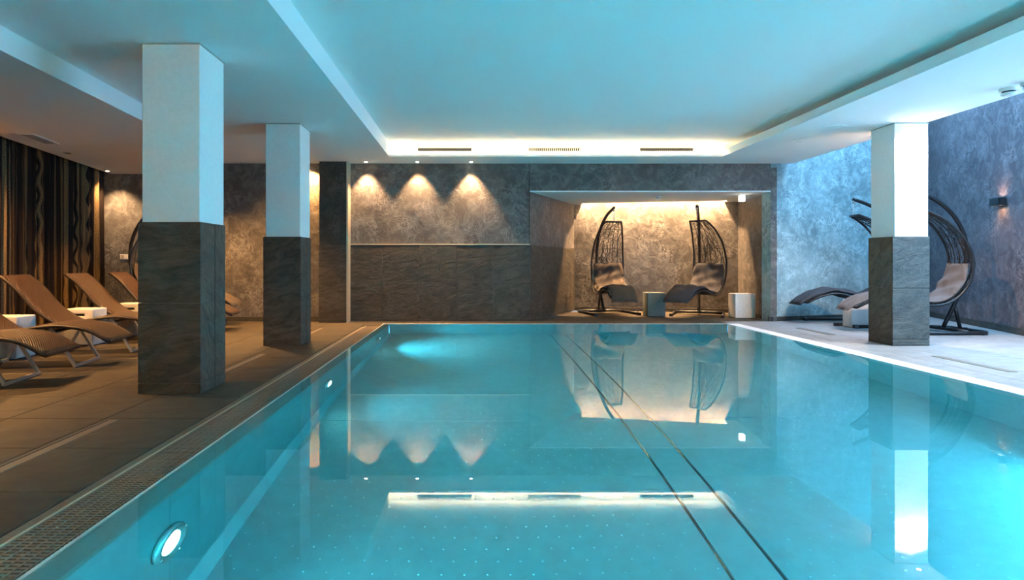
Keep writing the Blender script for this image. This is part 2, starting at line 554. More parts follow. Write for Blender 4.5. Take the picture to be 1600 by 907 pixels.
# solid ends of the light slot
def on_back(s, off): return (ALC[1][0] + bd.x * s + bn.x * off, ALC[1][1] + bd.y * s + bn.y * off)
LB = (Vector(ALC[2]) - Vector(ALC[1])).length
ac.prism([on_back(-0.1, 0), on_back(0.16, 0), on_back(0.16, SL), on_back(-0.1, SL)], 2.19, 2.56)
ac.prism([on_back(LB - 0.26, 0), on_back(LB, 0), on_back(LB, SL), on_back(LB - 0.26, SL)], 2.19, 2.56)
ac.prism([on_back(-0.1, SL), on_back(LB + 0.1, SL), on_back(LB + 0.1, SL + 0.03), on_back(-0.1, SL + 0.03)], 2.2, 2.6)
ac.prism([on_back(-0.1, -0.05), on_back(LB + 0.1, -0.05), on_back(LB + 0.1, SL + 0.1), on_back(-0.1, SL + 0.1)], 2.55, 2.62)
struct(ac.build('ceiling_alcove', M['ceiling']))
# bright wall behind the right-hand bay and the right wall
struct(MB().obox(BLUE0, BLUE1, 0.2, 0, 4.7, 1).build('wall_back_right', M['plaster_blue']))
wr = MB().obox(BLUE1, RW1, 0.2, 0, 4.7, 1).obox(RW1, (RW1[0], 7.0), 0.2, 0, 4.7, 1).obox((RW1[0], 7.0), (RW1[0], 3.0), 0.2, 0, 0.35, 1).obox((RW1[0], 7.0), (RW1[0], 3.0), 0.2, 4.25, 4.7, 1).obox((RW1[0], 3.0), (RW1[0], -3.2), 0.2, 0, 4.7, 1)
struct(wr.build('wall_right', M['plaster_right']))
# left wall behind the curtain with a dark window
lo = 0.30
L0 = (CUR0[0] - lo, CUR0[1]); L1 = (CUR1[0] - lo, CUR1[1])
wl = MB().obox(L0, L1, 0.15, 0, 3.0, -1)
wl.box(-4.8, -4.35 - lo, -3.2, -0.1, 0, 3.0)
struct(wl.build('wall_left', M['plaster_dark']))
win = struct(MB().obox((L0[0] + 0.03 + CDIR.x * 0.5, L0[1] + CDIR.y * 0.5), (L1[0] + 0.03, L1[1]), 0.02, 0.1, 2.45, -1).build('window_1', M['glass']))
struct(MB().box(-8.2, 9.2, -3.2, -3.0, 0, 4.7).build('wall_front', M['white']))  # unseen wall, made white to bounce the added washers' warm light

# tall window in the right wall nearer than the picture shows
w2 = MB().box(7.36, 7.375, 3.0, 7.0, 0.35, 4.25)
win2 = struct(w2.build('window_2', M['pane']))
for k in range(6):
    yy = 3.0 + k * 4.0 / 5
    MB().box(7.33, 7.40, yy - 0.03, yy + 0.03, 0.35, 4.25).build('mullion', M['alu'], win2)
MB().box(7.33, 7.40, 3.0, 7.0, 2.9, 2.96).build('transom', M['alu'], win2)
struct(MB().box(5.5, 8.3, 1.95, 10.85, 4.66, 4.675).build('window_3', M['pane']))

# baseboards
def skirting(name, p0, p1, nrm, h=0.08, th=0.018, w=0.62):
    d = Vector((p1[0] - p0[0], p1[1] - p0[1])); n = Vector(nrm).normalized()
    e = struct(MB().prism([p0, p1, (p1[0] + n.x * th * 0.6, p1[1] + n.y * th * 0.6), (p0[0] + n.x * th * 0.6, p0[1] + n.y * th * 0.6)], 0, h - 0.004).build(name, M['grout']))
    clad(e, (p0[0] + n.x * th * 0.6, p0[1] + n.y * th * 0.6), d, d.length, 0, h, [0.0, h], [w] * (int(d.length / w) + 1), nrm, M['slate_base'], th * 0.6)
skirting('baseboard_back', (-6.0, YB), (-2.56, YB), (0, -1))
skirting('baseboard_alcove', on_back(0.03, 0), on_back(LB - 0.03, 0), (bn.x, bn.y))
rr = (ALC[3][0] - ALC[2][0], ALC[3][1] - ALC[2][1])
skirting('baseboard_alcove_right', (ALC[2][0], ALC[2][1] - 0.05), (ALC[3][0], ALC[3][1] + 0.02), (rr[1], -rr[0]))
bb = (BLUE1[0] - BLUE0[0], BLUE1[1] - BLUE0[1])
skirting('baseboard_back_right', BLUE0, (BLUE1[0] - 0.1, BLUE1[1] - 0.03), (bb[1], -bb[0]))
rb = (RW1[0] - BLUE1[0], RW1[1] - BLUE1[1])
skirting('baseboard_right', (BLUE1[0] - 0.01, BLUE1[1] - 0.06), RW1, (rb[1], -rb[0]), h=0.10)

# pilaster beside the stone panel
pil = MB().box(-2.52, -2.07, 10.06, YB, 0, HC)
pilo = struct(pil.build('wall_pilaster', M['plaster_dark']))
clad(pilo, (-2.53, 10.06), (1, 0), 0.46, 0, STONE, [0, 0.06, STONE - 0.01], [0.46], (0, -1), th=0.02)
struct(MB().box(-2.07, -2.045, 10.05, YB, 0, HC).build('trim_1', M['gold']))
struct(MB().box(-2.045, 0.98, YB - 0.022, YB, STONE - 0.008, STONE + 0.008).build('trim_2', M['gold']))
struct(MB().box(0.966, 0.982, YB - 0.012, YB, STONE + 0.01, HC).build('trim_3', M['plaster_dark']))

# ------------------------------------------------------------------ ceiling
ce = MB()
ce.prism([BEAM[0], BEAM[1], BEAM[2], BEAM[3], (-1.3, YB), (-1.3, -3)], HC, 3.0)
ce.prism([(-1.3, 9.72), (4.2, 9.72), (4.2, YB), (-1.3, YB)], HC, 3.0)
ce.prism([(-1.3, 9.6), (4.2, 9.6), (4.2, 9.72), (-1.3, 9.72)], HC, HC + 0.0195)
ce.prism([(-1.3, 9.6), (3.96, 9.6), (3.96, 9.606), (-1.3, 9.606)], HC + 0.0205, HC + 0.035)
ce.prism([(4.2, -3), (5.43, -3), (5.43, YB), (4.2, YB)], HC, 3.0)
ce.prism([(3.96, 0), (4.2, 0), (4.2, 9.6), (3.96, 9.6)], HC, HC + 0.02)
ce.prism([(3.96, 0), (3.985, 0), (3.985, 9.6), (3.96, 9.6)], HC + 0.0205, HC + 0.10)
ce.prism([(-1.3, -3), (4.2, -3), (4.2, 0.0), (-1.3, 0.0)], HC, 3.0)
ce.prism([(-1.3, 0.0), (4.2, 0.0), (4.2, 9.72), (-1.3, 9.72)], HC + 0.21, 3.0)
ceiling = struct(ce.build('ceiling', M['ceiling']))
cl = MB().prism([CUR0, (CUR1[0], CUR1[1]), (-4.35, -3.0)] + BEAM[:1] + BEAM[1:], HL, 3.0)
struct(cl.build('ceiling_left', M['ceiling']))
struct(MB().prism([(L0[0] - 0.1, L0[1]), CUR0, CUR1, (L1[0] - 0.1, L1[1])], 2.75, 3.0).build('ceiling_curtain_slot', M['black']))
# upper light well over the right-hand bay: fascia, roof round the roof light
rf = MB()
rf.box(5.28, 5.43, -3.0, 10.4, 3.0, 4.7)
rf.box(5.28, 5.55, -3.0, 12, 4.6, 4.7).box(8.25, 9.2, -3.0, 12, 4.6, 4.7).box(5.55, 8.25, -3.0, 2.0, 4.6, 4.7).box(5.55, 8.25, 10.8, 12, 4.6, 4.7)
struct(rf.build('ceiling_light_well', M['ceiling']))

# ------------------------------------------------------------------ swimming pool
pool = thing('swimming_pool', 'long turquoise swimming pool lit from under the water', 'swimming pool', (0, 0, 0))
D0 = -1.30
def panel_box(name, x0, x1, y0, y1, z0, z1, mat='pool'):
    return MB().box(x0, x1, y0, y1, z0, z1).build(name, M[mat], pool)
MB().box(PX0 - 0.2, PX1 + 0.18, PY0 - 0.1, PY1 + 0.06, -1.4, PFLOOR - 0.012).build('basin_bed', M['pool_dark'], pool)
ys = [PY0, 0.3, 2.6, 4.9, 7.2, PY1]
for i in range(5):
    g = 0.0015
    panel_box('floor_panel', PX0, 1.20, ys[i] + g, ys[i + 1] - g, PFLOOR - 0.012, PFLOOR)
    panel_box('channel_cover', 1.221, 1.434, ys[i], ys[i + 1], PFLOOR - 0.012, PFLOOR)
    panel_box('floor_panel', 1.455, PX1, ys[i] + g, ys[i + 1] - g, PFLOOR - 0.012, PFLOOR)
    panel_box('wall_panel', PX0 - 0.1, PX0, ys[i] + g, ys[i + 1] - g, PFLOOR - 0.2, -0.06)
    panel_box('wall_panel', PX1, PX1 + 0.1, ys[i] + g, ys[i + 1] - g, PFLOOR - 0.2, -0.1)
    MB().add([(PX0, ys[i], PFLOOR), (PX0 + 0.06, ys[i], PFLOOR), (PX0, ys[i], PFLOOR + 0.06), (PX0, ys[i + 1], PFLOOR), (PX0 + 0.06, ys[i + 1], PFLOOR), (PX0, ys[i + 1], PFLOOR + 0.06)],
             [(0, 1, 2), (3, 5, 4), (1, 4, 5, 2), (0, 2, 5, 3), (0, 3, 4, 1)]).build('corner_fillet', M['pool'], pool)
for k in range(3):
    xa = PX0 + (PX1 - PX0) * k / 3; xb = PX0 + (PX1 - PX0) * (k + 1) / 3
    panel_box('end_panel', xa + 0.0015, xb - 0.0015, PY1, PY1 + 0.04, PFLOOR - 0.2, 0.025)
panel_box('end_panel', PX0 - 0.1, PX1 + 0.1, PY0 - 0.08, PY0, PFLOOR - 0.2, 0.025)
# sloping overflow lip on the left
lp = MB()
sec = [(-1.40, 0.022), (-1.385, 0.034), (-1.36, 0.024), (-1.29, -0.02), (-1.29, -0.06), (-1.40, -0.06)]
lp.add([(x, PY0, z) for x, z in sec] + [(x, PY1 + 0.04, z) for x, z in sec], [tuple(range(6)), tuple(range(11, 5, -1))] + [(i, (i + 1) % 6, 6 + (i + 1) % 6, 6 + i) for i in range(6)])
lp.build('overflow_lip', M['pool_lip'], pool)
MB().box(-1.40, PX1 + 0.2, PY1 + 0.04, PY1 + 0.08, -0.1, 0.032).build('end_coping', M['coping'], pool)
MB().box(PX1, PX1 + 0.19, PY0, PY1 + 0.04, -0.1, 0.034).build('side_coping', M['coping'], pool)
MB().box(PX1 + 0.19, PX1 + 0.20, PY0, PY1 + 0.04, -0.1, -0.02).build('coping_joint', M['pool_dark'], pool)
# anti-slip studs
st = MB()
r_ = 0.0055
row = 0
y = 2.2
ring = [(r_ * math.cos(a * math.pi / 3), r_ * math.sin(a * math.pi / 3)) for a in range(6)]
while y < PY1 - 0.05:
    x = PX0 + 0.1 + (0.055 if row % 2 else 0)
    while x < PX1 - 0.05:
        if not (1.19 < x < 1.465):
            st.add([(x + a, y + b, PFLOOR) for a, b in ring] + [(x + a * 0.5, y + b * 0.5, PFLOOR + 0.006) for a, b in ring],
                   [(i, (i + 1) % 6, 6 + (i + 1) % 6, 6 + i) for i in range(6)] + [(6, 7, 8, 9, 10, 11)])
        x += 0.11
    y += 0.10; row += 1
me = bpy.data.meshes.new('stud_field'); me.from_pydata(st.v, [], st.f); me.materials.append(M['pool'])
so = link_mesh('stud_field', me, pool); so['kind'] = 'stuff'
# water body
MB().box(PX0 - 0.098, PX1 + 0.001, PY0 - 0.002, PY1 + 0.002, PFLOOR - 0.005, WATER).build('water', M['water'], pool)

# overflow grating along the left edge
gr = thing('overflow_grating', 'brown slotted overflow grating along the left pool edge', 'grating', (-1.525, 5, 0))
gm = MB()
y = PY0 - 5
n_g = int((PY1 - PY0) / 0.023)
for k in range(n_g):
    yy = PY0 - 5 + k * 0.023
    gm.box(-0.122, 0.122, yy, yy + 0.013, -0.02, 0.0)
g = gm.build('slot_bars', M['grating'], gr); g['kind'] = 'stuff'
for k in range(7):
    xx = -0.122 + k * 0.0398
    MB().box(xx, xx + 0.0075, PY0 - 5, PY1 - 5, -0.025, 0.002).build('grating_rib', M['grating'], gr)
MB().box(-0.125, 0.125, PY0 - 5, PY1 - 5, -0.12, -0.10).build('channel_floor', M['pool_dark'], gr)
MB().box(-0.192, -0.132, PY0 - 5, PY1 - 5, -0.12, -0.006).build('channel_edge', M['drain'], gr)
MB().box(-0.131, -0.125, PY0 - 5, PY1 - 5, -0.1, 0.006).build('edge_profile', M['gold'], gr)

# underwater lamps
def pool_lamp(loc, rot, label, power, spread=2.2):
    t = thing('pool_lamp', label, 'lamp', loc, 0, 'underwater lamps of the pool')
    t.rotation_euler = rot
    prof = [(0.085, 0.0), (0.13, 0.0), (0.135, 0.012), (0.125, 0.026), (0.105, 0.03), (0.092, 0.02), (0.085, 0.012)]
    b = MB().lathe([(0.135, 0), (0.137, 0.014), (0.126, 0.026), (0.104, 0.028), (0.09, 0.016)], 32)
    b.build('bezel', M['steel'], t, smooth=True)
    MB().lathe([(0.09, 0.012), (0.07, 0.02), (0.03, 0.026)], 28).build('lens', M['pool_lens'], t, smooth=True)
    for k in range(4):
        a = k * math.pi / 2 + 0.4
        MB().lathe([(0.008, 0.024), (0.008, 0.031), (0.004, 0.033)], 8, Matrix.Translation((0.117 * math.cos(a), 0.117 * math.sin(a), 0))).build('screw', M['steel'], t)
    area_light('pool_lamp_light', (0, 0, 0.05), 0.16, 0.16, power, POOL_COL, (math.pi, 0, 0), parent=t, shape='DISK', spread=spread)
    return t
RL = (0, math.pi / 2, 0)     # +z towards +x
pool_lamp((PX0, 2.58, -0.52), RL, 'round steel underwater lamp nearest the camera on the left pool wall', POOL_W)
pool_lamp((PX0, 5.44, -0.52), RL, 'second round underwater lamp along the left pool wall', POOL_W)
pool_lamp((PX0 + 0.012, 8.30, -0.50), (0, math.radians(97), 0), 'farthest round underwater lamp on the left pool wall', POOL_W * 3.4)
pool_lamp((PX1, 3.7, -0.52), (0, -math.pi / 2, 0), 'underwater lamp on the right pool wall outside the picture', POOL_W)
TL = (0, math.radians(112), 0)   # tilted down to the middle of the pool floor
for yy, nm in ((0.6, 'first'), (-0.2, 'second'), (-1.0, 'third'), (-1.7, 'fourth')):
    pool_lamp((PX0 + 0.05, yy, -0.42), TL, nm + ' unseen tilted underwater lamp added on the left pool wall', POOL_FILL_W, 1.5)  # added out of view so the near pool throws more light on the ceiling

# ------------------------------------------------------------------ pillars
def pillar(x0, x1, y0, y1, label, power=0):
    cx, cy = (x0 + x1) / 2, (y0 + y1) / 2
    t = thing('pillar', label, 'pillar', (cx, cy, 0), 0, 'square pillars with slate lower halves')
    a, b = (x1 - x0) / 2, (y1 - y0) / 2
    i = 0.012
    MB().box(-a + 0.03, a - i, -b + i, b - i, STONE, HC - 0.004).build('shaft', M['white'], t, bevel=0.004)
    MB().box(-a + 0.02, a - 0.02, -b + 0.02, b - 0.02, 0, STONE + 0.001).build('core', M['grout'], t)
    rows = [0.0, 0.08, 0.69, STONE + 0.008]
    w2 = 2 * a
    clad(t, (-a, -b + 0.02), (1, 0), w2, 0, STONE, rows, [w2], (0, -1))
    clad(t, (a, b - 0.02), (-1, 0), w2, 0, STONE, rows, [w2], (0, 1))
    ln = 2 * b - 0.04
    clad(t, (a - 0.02, -b + 0.02), (0, 1), ln, 0, STONE, rows, [ln * 0.56, ln * 0.44], (1, 0))
    clad(t, (-a + 0.02, b - 0.02), (0, -1), ln, 0, STONE, rows, [ln * 0.5, ln * 0.5], (-1, 0))
    MB().box(-a + 0.024, a - 0.006, -b + 0.006, b - 0.006, HC - 0.012, HC - 0.003).build('top_joint', M['grille'], t)
    return t
pillar(-2.535, -2.055, 4.61, 5.08, 'largest square pillar at left, nearest the camera, slate below white')
pillar(-2.50, -2.045, 7.28, 7.74, 'smaller square pillar behind the nearest one on the left deck')
pillar(5.02, 5.465, 7.25, 7.70, 'square pillar on the right deck with glaring white shaft')

# ------------------------------------------------------------------ light fittings
def downlight(loc, label, power, angle=75, color=WARM, tilt=(0, 0, 0), group='ceiling downlights', r=0.04, blend=0.7):
    t = thing('downlight', label, 'lamp', loc, 0, group)
    MB().lathe([(r * 0.72, -0.002), (r, -0.004), (r * 1.05, 0.0)], 20).build('trim_ring', M['steel'], t, smooth=True)
    MB().lathe([(r * 0.7, -0.001), (r * 0.45, -0.006), (r * 0.1, -0.008)], 16).build('lens', M['bulb'], t, smooth=True)
    if power: spot_light('downlight_beam', (0, 0, -0.03), power * WARM_K, color, angle, blend, tilt, 0.025, t)
    return t
for x_, nm in ((-1.76, 'left'), (-0.905, 'middle'), (-0.01, 'right')):
    downlight((x_, 10.12, HC), nm + ' of the three downlights above the slate panelled back wall', 55, 80, WARM, (math.radians(4), 0, 0), 'downlights over the back wall')
downlight((-2.74, 10.10, HC), 'downlight hidden behind the second left pillar by the pilaster', 90, 120, AMBER)
downlight((-4.0, 9.0, HC), 'downlight over the hanging lounger behind the nearest pillar', 120, 120, AMBER)
downlight((-5.95, 9.93, HL), 'downlight at the far end of the bronze curtain', 48, 95, WARM, (math.radians(8), 0, 0))
for x_, y_, nm in ((-4.3, 1.2, 'first'), (-4.45, 3.2, 'second'), (-4.75, 5.2, 'third'), (-5.28, 6.6, 'fourth')):
    downlight((x_, y_, HL), nm + ' downlight over the row of rattan loungers outside the picture', 70 if y_ > 4 else 1.5, 130, AMBER)
for y_, nm in ((0.3, 'near'), (2.3, 'far')):
    downlight((-2.4, y_, HC), nm + ' unseen downlight added over the left deck', 1.5, 130, WARM)  # added out of view to warm the left pillar fronts
downlight((5.245, 7.13, HC), 'downlight right in front of the right deck pillar', 60, 120, (1, 0.82, 0.62))
downlight((5.32, 8.05, HC), 'downlight behind the right deck pillar', 55, 150, WARM)
downlight((4.85, 4.4, HC), 'unseen downlight added over the right deck', 60, 130, (1, 0.8, 0.62))  # added out of view to brighten the right floor and its ceiling
for k, x_ in enumerate((-3.6, -2.2, -0.8, 0.6)):
    downlight((x_, -2.72, HC), ('first', 'second', 'third', 'fourth')[k] + ' unseen wall washer added behind the camera', 150, 110, AMBER, (math.radians(-14), 0, 0), 'added wall washers behind the camera')  # added fittings, unseen, giving warm frontal light on the pillars
# alcove wall washers, up in the slot
for k, px in enumerate((926, 968, 1018, 1066, 1113)):
    s_ = 0.30 + (LB - 0.72) * k / 4
    p = on_back(s_, 0.15)
    downlight((p[0], p[1], 2.545), ['first', 'second', 'third', 'fourth', 'last'][k] + ' wall washer from the left in the alcove ceiling slot', 100, 100, WARM, (math.radians(6), 0, 0), 'wall washers over the alcove', 0.035, 0.5)

# warm LED strip on the far cove ledge
led = thing('led_strip', 'warm LED strip along the far edge of the ceiling recess', 'lamp', (1.33, 9.64, HC + 0.02))
MB().box(-2.6, 2.6, -0.008, 0.008, 0, 0.004).build('carrier', M['alu'], led)
MB().box(-2.6, 2.6, -0.006, 0.006, 0.004, 0.009).build('diffuser', M['led'], led)
area_light('led_wash', (0, 0, 0.02), 5.2, 0.02, LED_W, (1, 0.78, 0.45), (math.radians(112), 0, 0), parent=led)
for k, (xa, xb) in enumerate(((-0.86, 0.0), (0.90, 1.74), (2.69, 3.54))):
    nm = ['left', 'middle', 'right'][k]
    t = thing('slot_vent', nm + ' black slot vent in the glowing far face of the ceiling recess', 'vent', ((xa + xb) / 2, 9.72, 2.80), 0, 'slot vents in the ceiling recess')
    w = (xb - xa) / 2
    MB().box(-w, w, -0.006, 0, -0.03, 0.03).build('backing', M['black'], t)
    MB().box(-w, w, -0.016, -0.006, 0.024, 0.03).box(-w, w, -0.016, -0.006, -0.03, -0.024).build('frame', M['grille'], t)
    for j in range(26):
        xx = -w + (j + 0.5) * 2 * w / 26
        MB().box(xx - 0.003, xx + 0.003, -0.014, -0.006, -0.024, 0.024).build('fin', M['grille'] if k == 1 else M['black'], t)

# wall sconce
rd = Vector((BLUE1[0] - RW1[0], BLUE1[1] - RW1[1])).normalized()
sx = 8.756
sp = (right_x(sx), sx)
ang = math.atan2(rd.y, rd.x)
t = thing('wall_sconce', 'dark up-and-down box sconce on the right wall', 'lamp', (sp[0], sp[1], 1.87), ang)
MB().box(-0.06, 0.06, 0.0, 0.02, -0.05, 0.05).build('wall_plate', M['black'], t, bevel=0.003)
MB().box(-0.13, -0.12, 0.02, 0.11, -0.055, 0.055).box(0.12, 0.13, 0.02, 0.11, -0.055, 0.055).box(-0.13, 0.13, 0.10, 0.11, -0.055, 0.055).box(-0.13, 0.13, 0.02, 0.03, -0.055, 0.055).build('housing', M['black'], t)
MB().box(-0.10, 0.10, 0.035, 0.095, -0.006, 0.006).build('lamp_bar', M['bulb'], t)
spot_light('sconce_up', (0, 0.065, 0.02), 9, (1, 0.5, 0.3), 110, 0.8, (math.pi, 0, 0), 0.03, t)
spot_light('sconce_down', (0, 0.065, -0.02), 9, (1, 0.5, 0.25), 110, 0.8, (0, 0, 0), 0.03, t)

# ceiling fittings
def detector(loc, label, r=0.05, h=0.045, group='smoke detectors'):
    t = thing('smoke_detector', label, 'detector', loc, 0, group)
    MB().lathe([(r, 0), (r, -h * 0.35), (r * 0.95, -h * 0.4)], 24).build('base', M['plastic'], t, smooth=False)
    MB().lathe([(r * 0.72, -h * 0.4), (r * 0.72, -h * 0.6)], 20).build('sensor_gap', M['black'], t)
    MB().lathe([(r * 0.82, -h * 0.6), (r * 0.8, -h * 0.85), (r * 0.5, -h)], 24).build('cap', M['plastic'], t)
detector((5.15, 5.83, HC), 'left of two smoke detectors on the right-hand ceiling edge', 0.075, 0.075)
detector((5.17, 5.62, HC), 'right of two smoke detectors on the right-hand ceiling edge', 0.075, 0.075)
detector((3.36, 10.97, 2.19), 'small smoke detector on the alcove ceiling', 0.06, 0.06)
t = thing('ceiling_speaker', 'round flush loudspeaker in the right-hand ceiling', 'speaker', (4.47, 7.51, HC))
MB().lathe([(0.14, 0), (0.14, -0.006), (0.128, -0.008)], 32).build('rim', M['plastic'], t)
MB().lathe([(0.127, -0.004), (0.06, -0.007), (0.01, -0.0075)], 32).build('grille', M['mesh'], t)
t = thing('ceiling_sensor', 'tiny flush sensor in the ceiling left of the speaker', 'sensor', (4.48, 8.34, HC))
MB().lathe([(0.06, 0), (0.058, -0.004), (0.05, -0.006)], 20).build('rim', M['plastic'], t)
MB().box(-0.04, 0.04, -0.008, 0.008, -0.009, -0.005).build('slot', M['grille'], t)
t = thing('emergency_light', 'glowing white box light under the alcove ceiling at right', 'lamp', (4.72, 10.62, 2.19))
MB().box(-0.045, 0.045, -0.045, 0.045, -0.02, 0).build('base', M['plastic'], t)
MB().box(-0.042, 0.042, -0.042, 0.042, -0.13, -0.02).build('diffuser', M['exit'], t, bevel=0.006)
t = thing('air_vent', 'beige ceiling grille over the bronze curtain', 'vent', (-5.22, 7.34, HL), math.atan2(CDIR.y, CDIR.x))
MB().box(-0.30, 0.30, -0.09, -0.075, -0.008, 0).box(-0.30, 0.30, 0.075, 0.09, -0.008, 0).box(-0.30, -0.285, -0.075, 0.075, -0.008, 0).box(0.285, 0.30, -0.075, 0.075, -0.008, 0).build('frame', M['plastic'], t)
MB().box(-0.285, 0.285, -0.075, 0.075, -0.002, 0).build('backing', M['black'], t)
for j in range(5):
    yy = -0.06 + j * 0.03
    MB().box(-0.285, 0.285, yy - 0.008, yy + 0.004, -0.008, -0.003).build('louvre', M['grille'], t)
t = thing('ceiling_nozzle', 'small dark round ceiling fitting over the bronze curtain', 'fitting', (-5.50, 8.28, HL))
MB().lathe([(0.06, 0), (0.06, -0.006), (0.045, -0.008)], 20).build('rim', M['grille'], t)
MB().lathe([(0.044, -0.006), (0.03, -0.012), (0.01, -0.013)], 20).build('centre', M['black'], t)
t = thing('wall_socket', 'cream wall socket behind the lounger pole at far left', 'socket', (-5.86, YB, 1.09))
MB().box(-0.075, 0.075, -0.012, 0, -0.045, 0.045).build('plate', M['plastic'], t, bevel=0.003)
MB().box(-0.062, -0.004, -0.016, -0.012, -0.03, 0.03).build('socket_insert', M['grille'], t)
MB().box(0.004, 0.062, -0.016, -0.012, -0.03, 0.03).build('rocker', M['plastic'], t)

# floor drains
def drain(x, y0, y1, label):
    cy = (y0 + y1) / 2; h = (y1 - y0) / 2
    t = thing('floor_drain', label, 'drain', (x, cy, 0), 0, 'linear floor drains')
    MB().box(-0.04, -0.034, -h, h, 0.0, 0.004).box(0.034, 0.04, -h, h, 0.0, 0.004).box(-0.034, 0.034, -h, -h + 0.006, 0.0, 0.004).box(-0.034, 0.034, h - 0.006, h, 0.0, 0.004).build('frame', M['drain'], t)
    MB().box(-0.020, 0.034, -h + 0.006, h - 0.006, 0.0, 0.002).build('cover', M['drain'], t)
    MB().box(-0.034, -0.020, -h + 0.006, h - 0.006, 0.0, 0.0012).build('slot', M['pool_dark'], t)
drain(-2.27, 2.35, 3.85, 'long steel floor drain nearest the camera on the left deck')
drain(-2.27, 5.15, 6.60, 'steel floor drain between the two left pillars')
drain(-2.27, 7.80, 9.17, 'steel floor drain behind the second left pillar')
drain(4.92, 5.52, 6.46, 'steel floor drain in front of the right deck pillar')
drain(4.95, 8.33, 9.22, 'steel floor drain behind the right deck pillar')

# ------------------------------------------------------------------ curtain
def curtain_panel(s0, s1, label, seed):
    """a gathered curtain length from distance s0 to s1 along the curtain line (from the back wall)"""
    p0 = Vector((CUR0[0] - 0.12 + CDIR.x * s0, CUR0[1] + CDIR.y * s0, 0))
    t = thing('curtain', label, 'curtain', p0, math.atan2(CDIR.y, CDIR.x), 'bronze striped curtains')
    rng = random.Random(seed)
    L = s1 - s0; n = int(L * 70); rows = 9; H = 2.66
    vs = []; uvs = []; fs = []
    cloth = 0.0; prev = None
    ph = rng.random() * 6
    for i in range(n + 1):
        s = L * i / n
        for r in range(rows + 1):
            z = 0.02 + (H - 0.02) * r / rows
            a = 0.032 + 0.016 * math.sin(s * 5 + seed)
            off = a * math.sin(s * 2 * math.pi / 0.17 + ph + 0.5 * math.sin(s * 3.1) + 0.12 * math.sin(z * 2 + s * 4)) + 0.010 * math.sin(s * 83 + z)
            vs.append((s, off, z))
            uvs.append((s * 1.7 + seed * 3.7, z))
    w = rows + 1
    for i in range(n):
        for r in range(rows):
            fs.append((i * w + r, (i + 1) * w + r, (i + 1) * w + r + 1, i * w + r + 1))
    o = MB().add(vs, fs, uvs).build('fabric', M['curtain'], t, smooth=True)
    hem = MB()
    hem.tube([(vs[i * w][0], vs[i * w][1], 0.022) for i in range(0, n + 1, 2)], 0.006, 5)
    hem.build('hem', M['curtain'], t)
    return t
curtain_panel(0.10, 0.95, 'bronze striped curtain at the far end, brightly lit at its edge', 1)
curtain_panel(0.95, 2.30, 'bronze striped curtain behind the second visible lounger back', 2)
curtain_panel(2.30, 3.90, 'bronze striped curtain at the left edge of the picture', 3)
tr = thing('curtain_track', 'dark curtain track in the ceiling slot', 'track', (CUR0[0] - 0.12, CUR0[1], 2.70), math.atan2(CDIR.y, CDIR.x))
MB().box(0.02, 7, -0.02, 0.02, 0, 0.05).build('rail', M['black'], tr)

# ------------------------------------------------------------------ sheet along a profile
def frames(P):
    out = []
    for i, p in enumerate(P):
        a = P[max(0, i - 1)]; b = P[min(len(P) - 1, i + 1)]
        t = (b - a).normalized()
        out.append((t, Vector((-t.y, t.x))))
    return out
def strip(mb, P, wfun, th, nv=4, dish=None, top_off=0.0, puff=0.0, wrinkle=None):
    """P: list of (u, z); a thick band of width wfun(k) round it; x = u, y = lateral"""
    F = frames(P); m = len(P)
    arc = [0.0]
    for i in range(1, m): arc.append(arc[-1] + (P[i] - P[i - 1]).length)
    vs = []; uvs = []
    def pt(i, v, layer):
        w = wfun(arc[i] / arc[-1]) / 2
        t_, n_ = F[i]
        d = dish(arc[i] / arc[-1]) * (1 - v * v) if dish else 0.0
        o = top_off - d
        e = 1.0
        if puff:
            s = arc[i] / arc[-1]
            e = max(0.0, (1 - abs(v) ** 6)) ** 0.5 * max(0.0, 1 - (2 * s - 1) ** 10) ** 0.5
        if layer == 1: o += th * (0.5 + 0.5 * e if puff else 1.0) + (wrinkle(arc[i], v) if wrinkle else 0.0)
        elif puff: o += th * 0.5 * (1 - e)
        q = P[i] + n_ * o
        return (q.x, v * w, q.y)
    W = nv + 1
    for layer in (1, 0):
        for i in range(m):
            for k in range(W):
                v = -1 + 2 * k / nv
                vs.append(pt(i, v, layer)); uvs.append((arc[i], v * 0.3))
    fs = []
    o1 = m * W
    for i in range(m - 1):
        for k in range(nv):
            a = i * W + k
            fs.append((a, a + 1, a + W + 1, a + W))
            fs.append((o1 + a, o1 + a + W, o1 + a + W + 1, o1 + a + 1))
        for k in (0, nv):
            a = i * W + k
            fs.append((a, a + W, o1 + a + W, o1 + a))
    for i in (0, m - 1):
        for k in range(nv):
            a = i * W + k
            fs.append((a, a + 1, o1 + a + 1, o1 + a))
    mb.add(vs, fs, uvs)
    return mb

